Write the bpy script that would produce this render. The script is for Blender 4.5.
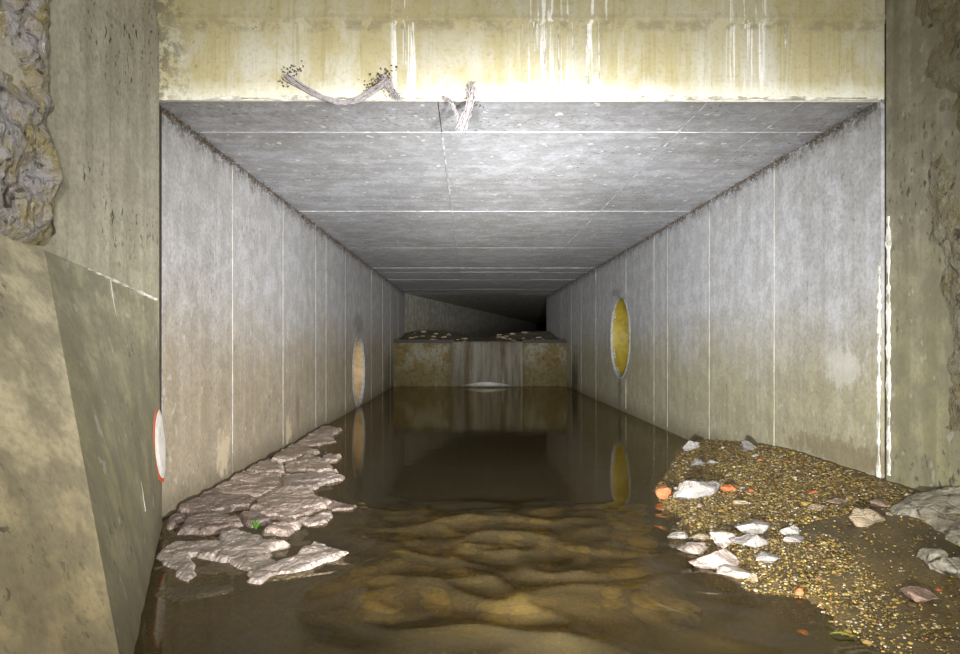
import bpy, bmesh, math, random
from mathutils import Vector, noise, Matrix
for o in list(bpy.data.objects): bpy.data.objects.remove(o)
scn = bpy.context.scene
COL = scn.collection
# ---------------------------------------------------------------- frame of the place (metres)
F = 640.0; VPX, VPY = 469.0, 343.0           # photo: focal length in px, vanishing point
H = 1.04                                     # eye above the water (z = 0)
XL, XR, ZC, XLF = -1.81, 2.35, 2.43, -1.765               # tunnel walls and soffit
Y0, Y0L, YJ, YW, YEL, YER = 3.65, 3.65, 11.85, 15.4, 18.1, 19.4
ZT = 3.7                                     # top of the entrance walls
# ---------------------------------------------------------------- camera
cd = bpy.data.cameras.new('camera'); cam = bpy.data.objects.new('camera', cd); COL.objects.link(cam)
cam.location = (0, 0, H); cam.rotation_euler = (math.radians(90), 0, 0)
cd.sensor_width = 36; cd.lens = 36 * F / 960
cd.shift_x = (480 - VPX) / 960; cd.shift_y = (VPY - 327) / 960
cd.clip_start = 0.02
scn.camera = cam
# ---------------------------------------------------------------- world, lamps, exposure
w = bpy.data.worlds.new('world'); scn.world = w; w.use_nodes = True
w.node_tree.nodes['Background'].inputs[0].default_value = (0.75, 0.85, 1.0, 1)
w.node_tree.nodes['Background'].inputs[1].default_value = 0.16
def lamp(name, kind, loc, target, power, col, **kw):
    l = bpy.data.lights.new(name, kind); l.energy = power; l.color = col
    for k, v in kw.items(): setattr(l, k, v)
    o = bpy.data.objects.new(name, l); COL.objects.link(o); o.location = loc
    o.rotation_euler = (Vector(target) - Vector(loc)).to_track_quat('-Z', 'Y').to_euler()
    return o
R = math.radians
# torches held by the photographer around the tripod
lamp('wide_torch', 'AREA', (0.3, -1.2, 1.5), (0.2, 6, 1.9), 95, (1.0, 0.97, 0.90), size=0.5, spread=R(150))
lamp('left_hand_torch', 'SPOT', (-0.9, -0.9, 0.5), (XR, 8.0, 1.0), 2300, (0.97, 0.97, 1.0), spot_size=R(52), spot_blend=1.0, shadow_soft_size=0.10)
lamp('right_hand_torch', 'SPOT', (1.6, -0.9, 0.5), (XL, 8.0, 1.0), 2300, (0.97, 0.96, 1.0), spot_size=R(52), spot_blend=1.0, shadow_soft_size=0.10)
lamp('ceiling_torch', 'SPOT', (0.27, 1.75, 0.12), (0.27, 8.5, 2.43), 820, (0.92, 0.95, 1.0), spot_size=R(76), spot_blend=1.0, shadow_soft_size=0.12)
lamp('beam_torch', 'SPOT', (0.45, -0.6, 1.3), (0.27, 13.0, 1.7), 4300, (1.0, 0.97, 0.90), spot_size=R(25), spot_blend=1.0, shadow_soft_size=0.08)
lamp('stream_torch', 'SPOT', (0.5, 0.1, 2.3), (0.45, 3.5, 0.0), 330, (1.0, 0.95, 0.84), spot_size=R(50), spot_blend=1.0, shadow_soft_size=0.08)
lamp('side_torch', 'SPOT', (0.9, 0.2, 1.7), (XL, 2.9, 1.6), 90, (1.0, 0.98, 0.92), spot_size=R(62), spot_blend=1.0, shadow_soft_size=0.08)
scn.view_settings.view_transform = 'Standard'; scn.view_settings.look = 'None'
scn.view_settings.gamma = 1; scn.view_settings.use_curve_mapping = False
scn.view_settings.exposure = 0.4

# ---------------------------------------------------------------- material helpers
class G:
    def __init__(s, name):
        s.mat = bpy.data.materials.new(name); s.mat.use_nodes = True
        s.nt = s.mat.node_tree; s.nt.nodes.clear()
        s.out = s.nt.nodes.new('ShaderNodeOutputMaterial')
        s.obj = s.nt.nodes.new('ShaderNodeTexCoord').outputs['Object']
        sp = s.node('ShaderNodeSeparateXYZ', {0: s.obj}); s.x, s.y, s.z = sp.outputs
    def node(s, t, ins=None, **props):
        n = s.nt.nodes.new(t)
        for k, v in props.items(): setattr(n, k, v)
        for k, v in (ins or {}).items(): s.put(n.inputs[k], v)
        return n
    def put(s, sock, v):
        if isinstance(v, bpy.types.NodeSocket): s.nt.links.new(v, sock)
        else:
            if isinstance(v, tuple) and len(v) == 3 and sock.type == 'RGBA': v = v + (1,)
            sock.default_value = v
    def map(s, scale, loc=(0, 0, 0), rot=(0, 0, 0), vec=None):
        return s.node('ShaderNodeMapping', {0: vec or s.obj, 1: loc, 2: rot, 3: scale}).outputs[0]
    def noise(s, scale=5, detail=4, rough=.55, vec=None, dist=0):
        return s.node('ShaderNodeTexNoise', {'Vector': vec or s.obj, 'Scale': scale, 'Detail': detail, 'Roughness': rough, 'Distortion': dist}).outputs[0]
    def vor(s, scale=5, vec=None, feature='F1', out=0):
        return s.node('ShaderNodeTexVoronoi', {'Vector': vec or s.obj, 'Scale': scale}, feature=feature).outputs[out]
    def m(s, op, a, b=0.0, c=0.0, clamp=False):
        return s.node('ShaderNodeMath', {0: a, 1: b, 2: c}, operation=op, use_clamp=clamp).outputs[0]
    def sm(s, v, a, b, lo=0.0, hi=1.0):
        return s.node('ShaderNodeMapRange', {0: v, 1: a, 2: b, 3: lo, 4: hi}, interpolation_type='SMOOTHSTEP').outputs[0]
    def mix(s, f, a, b, mode='MIX'):
        n = s.node('ShaderNodeMix', {0: f}, data_type='RGBA', blend_type=mode)
        s.put(n.inputs[6], a); s.put(n.inputs[7], b); return n.outputs[2]
    def bump(s, h, strength=.5, dist=.01, normal=None):
        d = {'Strength': strength, 'Distance': dist, 'Height': h}
        if normal: d['Normal'] = normal
        return s.node('ShaderNodeBump', d).outputs[0]
    def bsdf(s, col, rough=.85, normal=None, **kw):
        d = {'Base Color': col, 'Roughness': rough}; d.update(kw)
        if normal: d['Normal'] = normal
        b = s.node('ShaderNodeBsdfPrincipled', d)
        s.nt.links.new(b.outputs[0], s.out.inputs[0]); return s.mat

def concrete(name, hi, lo, z0=.5, z1=1.6, streak=.20, dirt=.6, mott=.25, corner=0.0, white=.18, axis=(9, 9, .35), stains=()):
    g = G(name)
    big = g.noise(.9, 5, .6); st = g.noise(1, 5, .6, g.map(axis), .3); fine = g.noise(38, 6, .65); med = g.noise(6, 5, .6)
    zz = g.m('ADD', g.z, g.m('MULTIPLY', g.m('SUBTRACT', big, .5), .9))
    c = g.mix(g.sm(zz, z0, z1), lo, hi)
    c = g.mix(g.m('MULTIPLY', g.sm(st, .42, .68), streak), c, tuple(v * .62 for v in lo))
    c = g.mix(g.m('MULTIPLY', g.sm(st, .56, .30), streak * .6), c, tuple(min(1, v * 1.25) for v in hi))
    c = g.mix(g.m('MULTIPLY', g.sm(med, .62, .42), mott), c, (.14, .125, .085))
    c = g.mix(g.m('MULTIPLY', g.sm(fine, .40, .66), .30), c, (.13, .12, .09))
    sp = g.noise(22, 3, .6, g.map((1.6, 1.6, .8)))                    # dark pits and lichen specks
    where = g.sm(g.noise(1.6, 3), .42, .66)
    c = g.mix(g.m('MULTIPLY', g.m('MULTIPLY', g.sm(sp, .595, .64), where), dirt), c, (.03, .027, .02))
    ws = g.noise(14, 2, .5, g.map((1, 1, .7), (3, 7, 1)))             # lime blooms
    c = g.mix(g.m('MULTIPLY', g.sm(ws, .665, .70), white), c, (.75, .74, .68))
    low = g.sm(g.m('ADD', g.z, g.m('MULTIPLY', st, .35)), .42, .18)   # silt line at the stream
    c = g.mix(g.m('MULTIPLY', low, .55), c, (.10, .08, .035))
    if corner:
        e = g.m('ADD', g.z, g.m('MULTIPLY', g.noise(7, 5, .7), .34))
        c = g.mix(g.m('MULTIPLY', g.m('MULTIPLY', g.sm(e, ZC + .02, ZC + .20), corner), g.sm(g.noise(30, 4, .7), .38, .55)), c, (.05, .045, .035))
    for cy, cz, ry, rz, sc_, k in stains:
        a = g.m('DIVIDE', g.m('SUBTRACT', g.y, cy), ry); b = g.m('DIVIDE', g.m('SUBTRACT', g.z, cz), rz)
        d = g.m('ADD', g.m('SQRT', g.m('ADD', g.m('MULTIPLY', a, a), g.m('MULTIPLY', b, b))), g.m('MULTIPLY', g.m('SUBTRACT', g.m('ADD', g.m('MULTIPLY', st, .5), g.m('MULTIPLY', g.noise(13, 5, .75), .5)), .5), 4.5))
        c = g.mix(g.m('MULTIPLY', g.sm(d, 1.1, .6), k), c, sc_)
    h = g.m('ADD', g.m('MULTIPLY', fine, .5), g.m('ADD', g.m('MULTIPLY', st, .6), g.m('MULTIPLY', med, .8)))
    return g.bsdf(c, .8, g.bump(h, .35, .012))

def rock_mat(name, a, b, dark=(.05, .045, .035), scale=1.0, rough=.55, strata=0.0):
    g = G(name)
    v = g.node('ShaderNodeNewGeometry').outputs['Position']
    n1 = g.noise(5 * scale, 6, .65, v); n2 = g.noise(28 * scale, 6, .7, v)
    c = g.mix(g.sm(n1, .35, .65), a, b)
    c = g.mix(g.m('MULTIPLY', g.sm(n2, .48, .68), .75), c, dark)
    n3 = g.noise(11 * scale, 6, .75, g.map((1, 1.6, 1), (4, 2, 9), vec=v), .8)
    c = g.mix(g.m('MULTIPLY', g.sm(n3, .54, .62), .6), c, tuple(p * q for p, q in zip(b, (.5, .38, .24))))   # ochre wear
    cr = g.vor(7 * scale, g.map((1, .7, 1), vec=v), 'DISTANCE_TO_EDGE')
    c = g.mix(g.m('MULTIPLY', g.m('MULTIPLY', g.sm(cr, .03, .0), .5), g.sm(n1, .46, .58)), c, dark)
    h = g.m('ADD', n1, g.m('ADD', n2, g.m('MULTIPLY', g.sm(cr, .0, .06), .22)))
    if strata:
        s = g.noise(1, 5, .6, g.map((3, 14, 22), rot=(.4, .5, .3), vec=v), .6)
        c = g.mix(g.m('MULTIPLY', g.sm(s, .5, .66), strata), c, dark); h = g.m('ADD', h, s)
    return g.bsdf(c, rough, g.bump(h, .7, .02))

def plain(name, col, rough=.6, scale=20, var=.5, bump=.4):
    g = G(name); n = g.noise(scale, 5, .65)
    return g.bsdf(g.mix(g.m('MULTIPLY', g.sm(n, .4, .68), var), col, tuple(c * .3 for c in col)), rough, g.bump(n, bump, .01))

MT = {}
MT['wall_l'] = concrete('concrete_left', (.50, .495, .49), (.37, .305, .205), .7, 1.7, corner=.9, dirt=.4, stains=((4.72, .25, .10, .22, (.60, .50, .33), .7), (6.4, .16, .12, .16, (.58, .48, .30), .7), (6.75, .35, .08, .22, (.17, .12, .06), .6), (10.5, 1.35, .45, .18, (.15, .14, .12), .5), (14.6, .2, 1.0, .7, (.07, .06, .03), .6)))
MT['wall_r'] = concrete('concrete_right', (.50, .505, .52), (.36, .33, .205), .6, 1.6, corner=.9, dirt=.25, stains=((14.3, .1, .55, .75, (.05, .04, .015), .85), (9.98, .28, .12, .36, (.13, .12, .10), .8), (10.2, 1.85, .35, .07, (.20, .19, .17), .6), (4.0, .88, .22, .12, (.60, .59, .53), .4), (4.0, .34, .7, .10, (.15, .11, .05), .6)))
MT['soffit'] = concrete('concrete_soffit', (.48, .48, .50), (.40, .40, .40), 2.3, 2.5, streak=.3, dirt=.6, mott=.3, axis=(.7, 10, 10), white=.7)
MT['front_l'] = concrete('concrete_entrance_left', (.45, .425, .34), (.35, .32, .20), .6, 2.3, streak=.4, dirt=.9, white=.12)
MT['front_r'] = concrete('concrete_entrance_right', (.30, .28, .21), (.27, .25, .13), .4, 2.3, streak=.6, dirt=.8, mott=.5, white=.15)
MT['butt'] = concrete('concrete_buttress', (.53, .47, .32), (.36, .29, .15), .1, 1.2, streak=.06, dirt=.9, mott=.5, white=.0)
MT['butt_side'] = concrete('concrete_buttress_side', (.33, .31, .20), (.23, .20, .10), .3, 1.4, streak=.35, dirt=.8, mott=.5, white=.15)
MT['far'] = concrete('concrete_far', (.42, .42, .36), (.32, .30, .22), 1.2, 2.2, streak=.5, mott=.5)
def seam_mat(name, a, b, sc=7, lo=.42, hi=.60):
    g = G(name); n = g.noise(sc, 5, .7); f = g.noise(60, 4, .6)
    return g.bsdf(g.mix(g.sm(n, lo, hi), a, g.mix(f, b, tuple(c * .7 for c in b))), .85, g.bump(f, .6, .005))
MT['seam'] = seam_mat('lime_seam', (.52, .50, .41), (.40, .385, .33))
MT['seam_grey'] = seam_mat('grey_seam', (.58, .58, .57), (.38, .38, .38), 6, .36, .52)
MT['joint'] = plain('joint_filler', (.05, .035, .025), .9)
MT['lime'] = seam_mat('lime_crust', (.72, .70, .62), (.40, .38, .29), 9, .46, .62)
def lintel_mat():
    g = G('stained_lintel')
    st = g.noise(1, 6, .65, g.map((30, 30, 1.1)), .5); st2 = g.noise(1, 6, .7, g.map((3.6, 4, 1.3), (5, 0, 0)), .9); med = g.noise(7, 5, .6); fine = g.noise(40, 5, .65)
    c = g.mix(g.sm(st2, .38, .62), (.60, .58, .48), (.49, .435, .245))
    c = g.mix(g.m('MULTIPLY', g.sm(g.z, 2.45, 3.0), .55), c, (.36, .31, .15))
    c = g.mix(g.m('MULTIPLY', g.sm(st, .50, .72), .5), c, (.30, .25, .09))
    xr = g.m('ADD', g.sm(g.m('ABSOLUTE', g.m('SUBTRACT', g.x, .58)), .34, .18), g.sm(g.m('ABSOLUTE', g.m('SUBTRACT', g.x, -.37)), .10, .05))
    xr = g.m('ADD', xr, g.sm(g.m('ABSOLUTE', g.m('SUBTRACT', g.x, 1.58)), .16, .06))
    runs = g.noise(1, 4, .55, g.map((30, 30, .9), (2, 0, 4)), .5)
    c = g.mix(g.m('MULTIPLY', g.m('MULTIPLY', g.sm(runs, .54, .62), xr), .85), c, (.86, .85, .80))     # lime runs
    low = g.m('ADD', g.z, g.m('MULTIPLY', g.noise(9, 4, .6), .10))
    c = g.mix(g.m('MULTIPLY', g.sm(low, 2.60, 2.49), .7), c, (.80, .79, .66))                          # lime at the drip edge
    lich = g.m('MULTIPLY', g.sm(g.noise(26, 4, .65), .58, .64), g.m('MULTIPLY', g.sm(g.noise(3.2, 3), .5, .62), g.sm(g.x, -.2, -.7)))
    c = g.mix(g.m('MULTIPLY', lich, .85), c, (.10, .065, .035))
    edge = g.m('MULTIPLY', g.sm(g.m('ADD', g.x, g.m('MULTIPLY', med, .5)), -1.25, -1.58), g.sm(g.noise(14, 5, .75), .46, .56))
    c = g.mix(g.m('MULTIPLY', edge, .8), c, (.09, .08, .05))
    band = g.sm(g.m('ABSOLUTE', g.m('SUBTRACT', g.m('ADD', g.z, g.m('MULTIPLY', g.noise(5, 3), .06)), 2.88)), .045, .01)
    c = g.mix(g.m('MULTIPLY', g.m('MULTIPLY', band, .7), g.sm(g.noise(13, 5, .7), .42, .6)), c, (.26, .23, .14))
    c = g.mix(g.m('MULTIPLY', g.sm(fine, .5, .7), .3), c, (.2, .17, .08))
    return g.bsdf(c, .8, g.bump(g.m('ADD', st, g.m('ADD', fine, med)), .4, .01))
MT['lintel'] = lintel_mat()
def patch_mat(name, a, b, d, w):
    g = G(name); n1 = g.noise(5, 6, .7, None, .6); n2 = g.noise(11, 6, .7, None, 1.2); n3 = g.noise(40, 5, .7)
    c = g.mix(g.sm(n1, .38, .6), a, b); c = g.mix(g.sm(n2, .54, .66), c, d)
    c = g.mix(g.m('MULTIPLY', g.sm(n2, .42, .34), .8), c, w); c = g.mix(g.m('MULTIPLY', g.sm(n3, .5, .7), .5), c, d)
    return g.bsdf(c, .7, g.bump(g.m('ADD', n2, n3), .8, .02))
MT['patch_l'] = patch_mat('broken_concrete_left', (.30, .25, .12), (.34, .32, .33), (.05, .04, .025), (.66, .63, .60))
MT['patch_r'] = patch_mat('broken_concrete_right', (.17, .14, .065), (.24, .22, .15), (.055, .045, .025), (.34, .33, .27))
def weir_mat():
    g = G('stained_weir'); n = g.noise(2.2, 6, .7); f = g.noise(14, 6, .75); st = g.noise(1, 5, .65, g.map((8, 8, 1)), .4)
    c = g.mix(g.sm(n, .42, .56), (.115, .107, .072), (.078, .054, .014))
    c = g.mix(g.m('MULTIPLY', g.sm(g.m('ADD', g.z, g.m('MULTIPLY', n, .9)), 1.15, .65), .85), c, (.062, .047, .010))
    mid = g.sm(g.m('ABSOLUTE', g.m('SUBTRACT', g.x, .42)), 1.05, .75)
    c = g.mix(g.m('MULTIPLY', mid, .75), c, (.022, .013, .004))                  # algae under the fall
    c = g.mix(g.m('MULTIPLY', g.sm(f, .46, .64), .6), c, (.018, .014, .006)); c = g.mix(g.m('MULTIPLY', g.sm(st, .56, .68), .5), c, (.10, .095, .07))
    return g.bsdf(c, .7, g.bump(f, .6, .03), **{'Specular IOR Level': .25})
MT['weir'] = weir_mat()
MT['cap'] = plain('wet_cap', (.016, .015, .011), .8, 8)
MT['pipe_in'] = plain('ochre_pipe', (.30, .225, .02), .55, 9, .45)
MT['pipe_left'] = plain('rust_pipe', (.48, .33, .16), .6, 9, .4)
MT['ring'] = plain('pale_mortar', (.36, .355, .33), .8, 18, .5, .8)
MT['orange'] = plain('orange_plastic', (.62, .10, .03), .4, 14, .25)
MT['white_pl'] = plain('white_plastic', (.80, .76, .68), .4, 14, .3)
MT['cobweb'] = plain('dirty_cobweb', (.45, .41, .41), .95, 60, .6)
MT['crust'] = plain('brown_crust', (.12, .09, .06), .9, 40, .6)
MT['wire'] = plain('grey_wire', (.25, .24, .17), .5)
MT['slab'] = rock_mat('pale_wet_slab', (.46, .375, .31), (.34, .265, .21), (.12, .09, .065), 1.6, .33)
MT['silt'] = rock_mat('pale_silt', (.20, .17, .10), (.11, .09, .05), (.03, .025, .015), .5, .8)
MT['slab_dark'] = rock_mat('brown_wet_slab', (.27, .21, .18), (.20, .15, .12), (.09, .07, .05), 1.2, .4)
MT['slab_white'] = rock_mat('white_wet_slab', (.44, .375, .325), (.32, .26, .215), (.09, .065, .045), 1.6, .3)
MT['r_white'] = rock_mat('white_stone', (.42, .40, .365), (.31, .285, .245), (.13, .11, .08), 2, .55)
MT['r_grey'] = rock_mat('grey_stone', (.21, .195, .18), (.27, .25, .225), (.16, .14, .12), 2, .5)
MT['r_beige'] = rock_mat('beige_stone', (.36, .28, .18), (.30, .25, .18), (.14, .1, .05), 2, .5)
MT['r_brick'] = rock_mat('brick_red', (.42, .11, .03), (.34, .13, .05), (.22, .09, .04), 2, .5)
MT['r_pink'] = rock_mat('dusky_stone', (.24, .16, .12), (.30, .21, .15), (.08, .06, .04), 2, .5)
MT['r_sub'] = rock_mat('caustic_gold', (.62, .50, .17), (.46, .36, .11), (.16, .12, .035), .8, .5)  # bright gold stands in for caustic light on the stream bed
MT['boulder'] = rock_mat('banded_boulder', (.25, .22, .155), (.36, .33, .25), (.045, .035, .02), .9, .5, .9)
MT['leaf'] = plain('green_leaf', (.42, .48, .08), .5, 20, .2)
MT['leaf_brown'] = plain('brown_leaf', (.30, .17, .08), .6, 20, .4)
MT['moss'] = plain('green_sprout', (.12, .30, .04), .6, 20, .3)
def bed_mat():
    g = G('stream_bed'); n = g.noise(4, 6, .65); f = g.noise(45, 5, .7); p = g.vor(55)
    c = g.mix(g.sm(n, .35, .65), (.17, .125, .04), (.30, .225, .07)); c = g.mix(g.m('MULTIPLY', g.sm(f, .45, .65), .6), c, (.10, .07, .02))
    c = g.mix(g.sm(g.z, -.10, -.24), c, (.07, .052, .022))  # deeper bed darkened in colour, in place of light lost in deep water
    bank = g.sm(g.z, -.05, .02)
    c = g.mix(bank, c, g.mix(g.sm(n, .4, .6), (.06, .045, .022), (.11, .08, .04)))
    return g.bsdf(c, .45, g.bump(g.m('ADD', f, p), .8, .02))
MT['bed'] = bed_mat()
def gravel_mat():
    g = G('gravel_pebble'); r = g.node('ShaderNodeNewGeometry').outputs['Random Per Island']
    rp = g.node('ShaderNodeValToRGB', {0: r}); cr = rp.color_ramp; cr.interpolation = 'CONSTANT'
    stops = [(0, (.06, .04, .015)), (.25, (.14, .092, .025)), (.48, (.20, .135, .034)), (.66, (.095, .07, .026)), (.78, (.27, .19, .05)), (.90, (.21, .18, .12)), (.955, (.38, .33, .24)), (.988, (.30, .10, .035))]
    cr.elements[0].color = stops[0][1] + (1,); cr.elements[1].position = stops[1][0]; cr.elements[1].color = stops[1][1] + (1,)
    for p, c in stops[2:]: e = cr.elements.new(p); e.color = c + (1,)
    return g.bsdf(rp.outputs[0], .35)
MT['gravel'] = gravel_mat()
def mud_mat():
    g = G('wet_sand'); n = g.noise(3, 5, .6); f = g.noise(60, 5, .7); p = g.vor(70)
    c = g.mix(g.sm(n, .35, .65), (.07, .05, .02), (.13, .092, .032)); c = g.mix(g.m('MULTIPLY', g.sm(f, .45, .62), .7), c, (.05, .035, .015))
    return g.bsdf(c, .4, g.bump(f, .7, .008))
MT['mud'] = mud_mat()
def water_mat():
    g = G('murky_water')
    n1 = g.noise(1, 3, .5, g.map((2.2, 5, 1))); n2 = g.noise(1, 2, .5, g.map((9, 16, 1)))
    rif = g.m('MULTIPLY', g.sm(g.m('ABSOLUTE', g.m('SUBTRACT', g.y, 3.3)), 1.1, .4), g.sm(g.x, -1.0, -.4))
    h = g.m('ADD', g.m('MULTIPLY', n1, .25), g.m('MULTIPLY', n2, g.m('MULTIPLY_ADD', rif, .5, .03)))
    nb = g.bump(h, .25, .02)
    fr = g.node('ShaderNodeFresnel', {'IOR': 1.33, 'Normal': nb}).outputs[0]
    gl = g.node('ShaderNodeBsdfGlossy', {'Color': (.90, .83, .66, 1), 'Roughness': .06, 'Normal': nb}).outputs[0]
    tr = g.node('ShaderNodeBsdfTransparent', {'Color': (.74, .62, .33, 1)}).outputs[0]
    rf = g.node('ShaderNodeBsdfRefraction', {'Color': (.78, .66, .36, 1), 'Roughness': .06, 'IOR': 1.33, 'Normal': nb}).outputs[0]
    df = g.node('ShaderNodeBsdfDiffuse', {'Color': (.11, .085, .035, 1)}).outputs[0]
    b1 = g.node('ShaderNodeMixShader', {0: .6, 1: tr, 2: rf}).outputs[0]
    b2 = g.node('ShaderNodeMixShader', {0: .14, 1: b1, 2: df}).outputs[0]
    o = g.node('ShaderNodeMixShader', {0: fr, 1: b2, 2: gl}).outputs[0]
    g.nt.links.new(o, g.out.inputs[0]); return g.mat
MT['water'] = water_mat()
def fall_mat(name, lo, hi, sc, col, fade=False):
    g = G(name); st = g.noise(1, 4, .6, g.map(sc)); f = g.sm(st, .34, .70, lo, hi)
    if fade:
        a = g.m('DIVIDE', g.m('SUBTRACT', g.x, .42), .80); b = g.m('DIVIDE', g.m('SUBTRACT', g.y, YW - .22), .27)
        f = g.m('MULTIPLY', f, g.sm(g.m('ADD', g.m('MULTIPLY', a, a), g.m('MULTIPLY', b, b)), 1.0, .05))
    d = g.node('ShaderNodeBsdfDiffuse', {'Color': col + (1,)}).outputs[0]
    t = g.node('ShaderNodeBsdfTransparent', {'Color': (.95, .92, .84, 1)}).outputs[0]
    o = g.node('ShaderNodeMixShader', {0: f, 1: t, 2: d}).outputs[0]
    g.nt.links.new(o, g.out.inputs[0]); return g.mat
MT['fall'] = fall_mat('falling_water', .03, .32, (5, 3, .45), (.27, .27, .24))
MT['foam'] = fall_mat('foam', .45, .85, (4, 4, 4), (.60, .61, .58), True)

# ---------------------------------------------------------------- object helpers
def mesh_obj(name, bm, mat, parent=None, smooth=False, origin=None, recalc=True):
    me = bpy.data.meshes.new(name)
    if origin is not None: bmesh.ops.translate(bm, verts=bm.verts, vec=-Vector(origin))
    if recalc: bmesh.ops.recalc_face_normals(bm, faces=bm.faces)
    bm.to_mesh(me); bm.free()
    if smooth:
        for p in me.polygons: p.use_smooth = True
    me.materials.append(MT[mat])
    o = bpy.data.objects.new(name, me); COL.objects.link(o)
    if origin is not None: o.location = origin
    if parent: o.parent = parent; 
    if parent and origin is not None: o.location = Vector(origin) - parent.location
    return o
def tag(o, label, cat, group=None, kind=None):
    o['label'] = label; o['category'] = cat
    if group: o['group'] = group
    if kind: o['kind'] = kind
    return o
def box(bm, x0, x1, y0, y1, z0, z1):
    vs = [bm.verts.new((x, y, z)) for x in (x0, x1) for y in (y0, y1) for z in (z0, z1)]
    for f in ((0, 1, 3, 2), (4, 6, 7, 5), (0, 4, 5, 1), (2, 3, 7, 6), (0, 2, 6, 4), (1, 5, 7, 3)): bm.faces.new([vs[i] for i in f])
def boxes(*bs):
    bm = bmesh.new()
    for b in bs: box(bm, *b)
    return bm
def rough_strip(p0, p1, wid, out, seed, n=60, jit=.4):
    """a lumpy raised bead from p0 to p1; wid = half width vector, out = proud vector"""
    bm = bmesh.new(); p0, p1, wid, out = map(Vector, (p0, p1, wid, out)); rows = []
    for i in range(n + 1):
        t = i / n; c = p0.lerp(p1, t); k = noise.noise((t * n * .35, seed * 7.3, 0)); k2 = noise.noise((t * n * .09, seed * 3.1, 5)) + .6 * noise.noise((t * n * .3, seed * 2.1, 9))
        a = 1 + jit * k2 * 1.4; a = max(.25, a); c = c + wid * (.35 * jit * k)
        rows.append([bm.verts.new(c - wid * a - out * .3), bm.verts.new(c - wid * a * .6 + out * (.8 + jit * k)), bm.verts.new(c + wid * a * .6 + out * (.8 + jit * k2)), bm.verts.new(c + wid * a - out * .3)])
    for a, b in zip(rows, rows[1:]):
        for j in range(3): bm.faces.new((a[j], a[j + 1], b[j + 1], b[j]))
    return bm
def S(t): t = max(0, min(1, t)); return t * t * (3 - 2 * t)
def lin(y, pts):
    if y <= pts[0][0]: return pts[0][1]
    for (a, b), (c, d) in zip(pts, pts[1:]):
        if y <= c: return b + (d - b) * (y - a) / (c - a)
    return pts[-1][1]
def fbm(x, y, z=0, o=4): return noise.fractal((x, y, z), 1.0, 2.0, o)
def ground(px, py, z=0.0):
    """photo pixel of a point lying at height z -> its place in the tunnel"""
    d = F * (H - z) / (py - VPY); return Vector(((px - VPX) / F * d, d, z))

# ---------------------------------------------------------------- tunnel walls
def hole_panel(bm, side, y0, y1, z0, z1, cy, cz, r, thick, n=48):
    x = XL if side < 0 else XR; xo = x + side * thick
    inner, outer = [], []
    for i in range(n):
        a = 2 * math.pi * i / n; dy, dz = math.cos(a), math.sin(a)
        k = min(((y1 - cy) if dy > 0 else (cy - y0)) / max(1e-6, abs(dy)), ((z1 - cz) if dz > 0 else (cz - z0)) / max(1e-6, abs(dz)))
        inner.append((cy + r * dy, cz + r * dz)); outer.append((cy + k * dy, cz + k * dz))
    for cyy, czz in ((y0, z0), (y0, z1), (y1, z0), (y1, z1)):   # snap the nearest ray to each corner
        j = min(range(n), key=lambda i: (outer[i][0] - cyy) ** 2 + (outer[i][1] - czz) ** 2); outer[j] = (cyy, czz)
    vi = [bm.verts.new((x, *p)) for p in inner]; vo = [bm.verts.new((x, *p)) for p in outer]
    wi = [bm.verts.new((xo, *p)) for p in inner]; wo = [bm.verts.new((xo, *p)) for p in outer]
    for i in range(n):
        j = (i + 1) % n
        bm.faces.new((vi[i], vi[j], vo[j], vo[i])); bm.faces.new((wi[i], wi[j], wo[j], wo[i]))
        bm.faces.new((vi[i], vi[j], wi[j], wi[i])); bm.faces.new((vo[i], vo[j], wo[j], wo[i]))
ZB = -.6; HOLE_R = (9.96, 1.13, .615); HOLE_L = (10.5, .58, .55)
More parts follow.
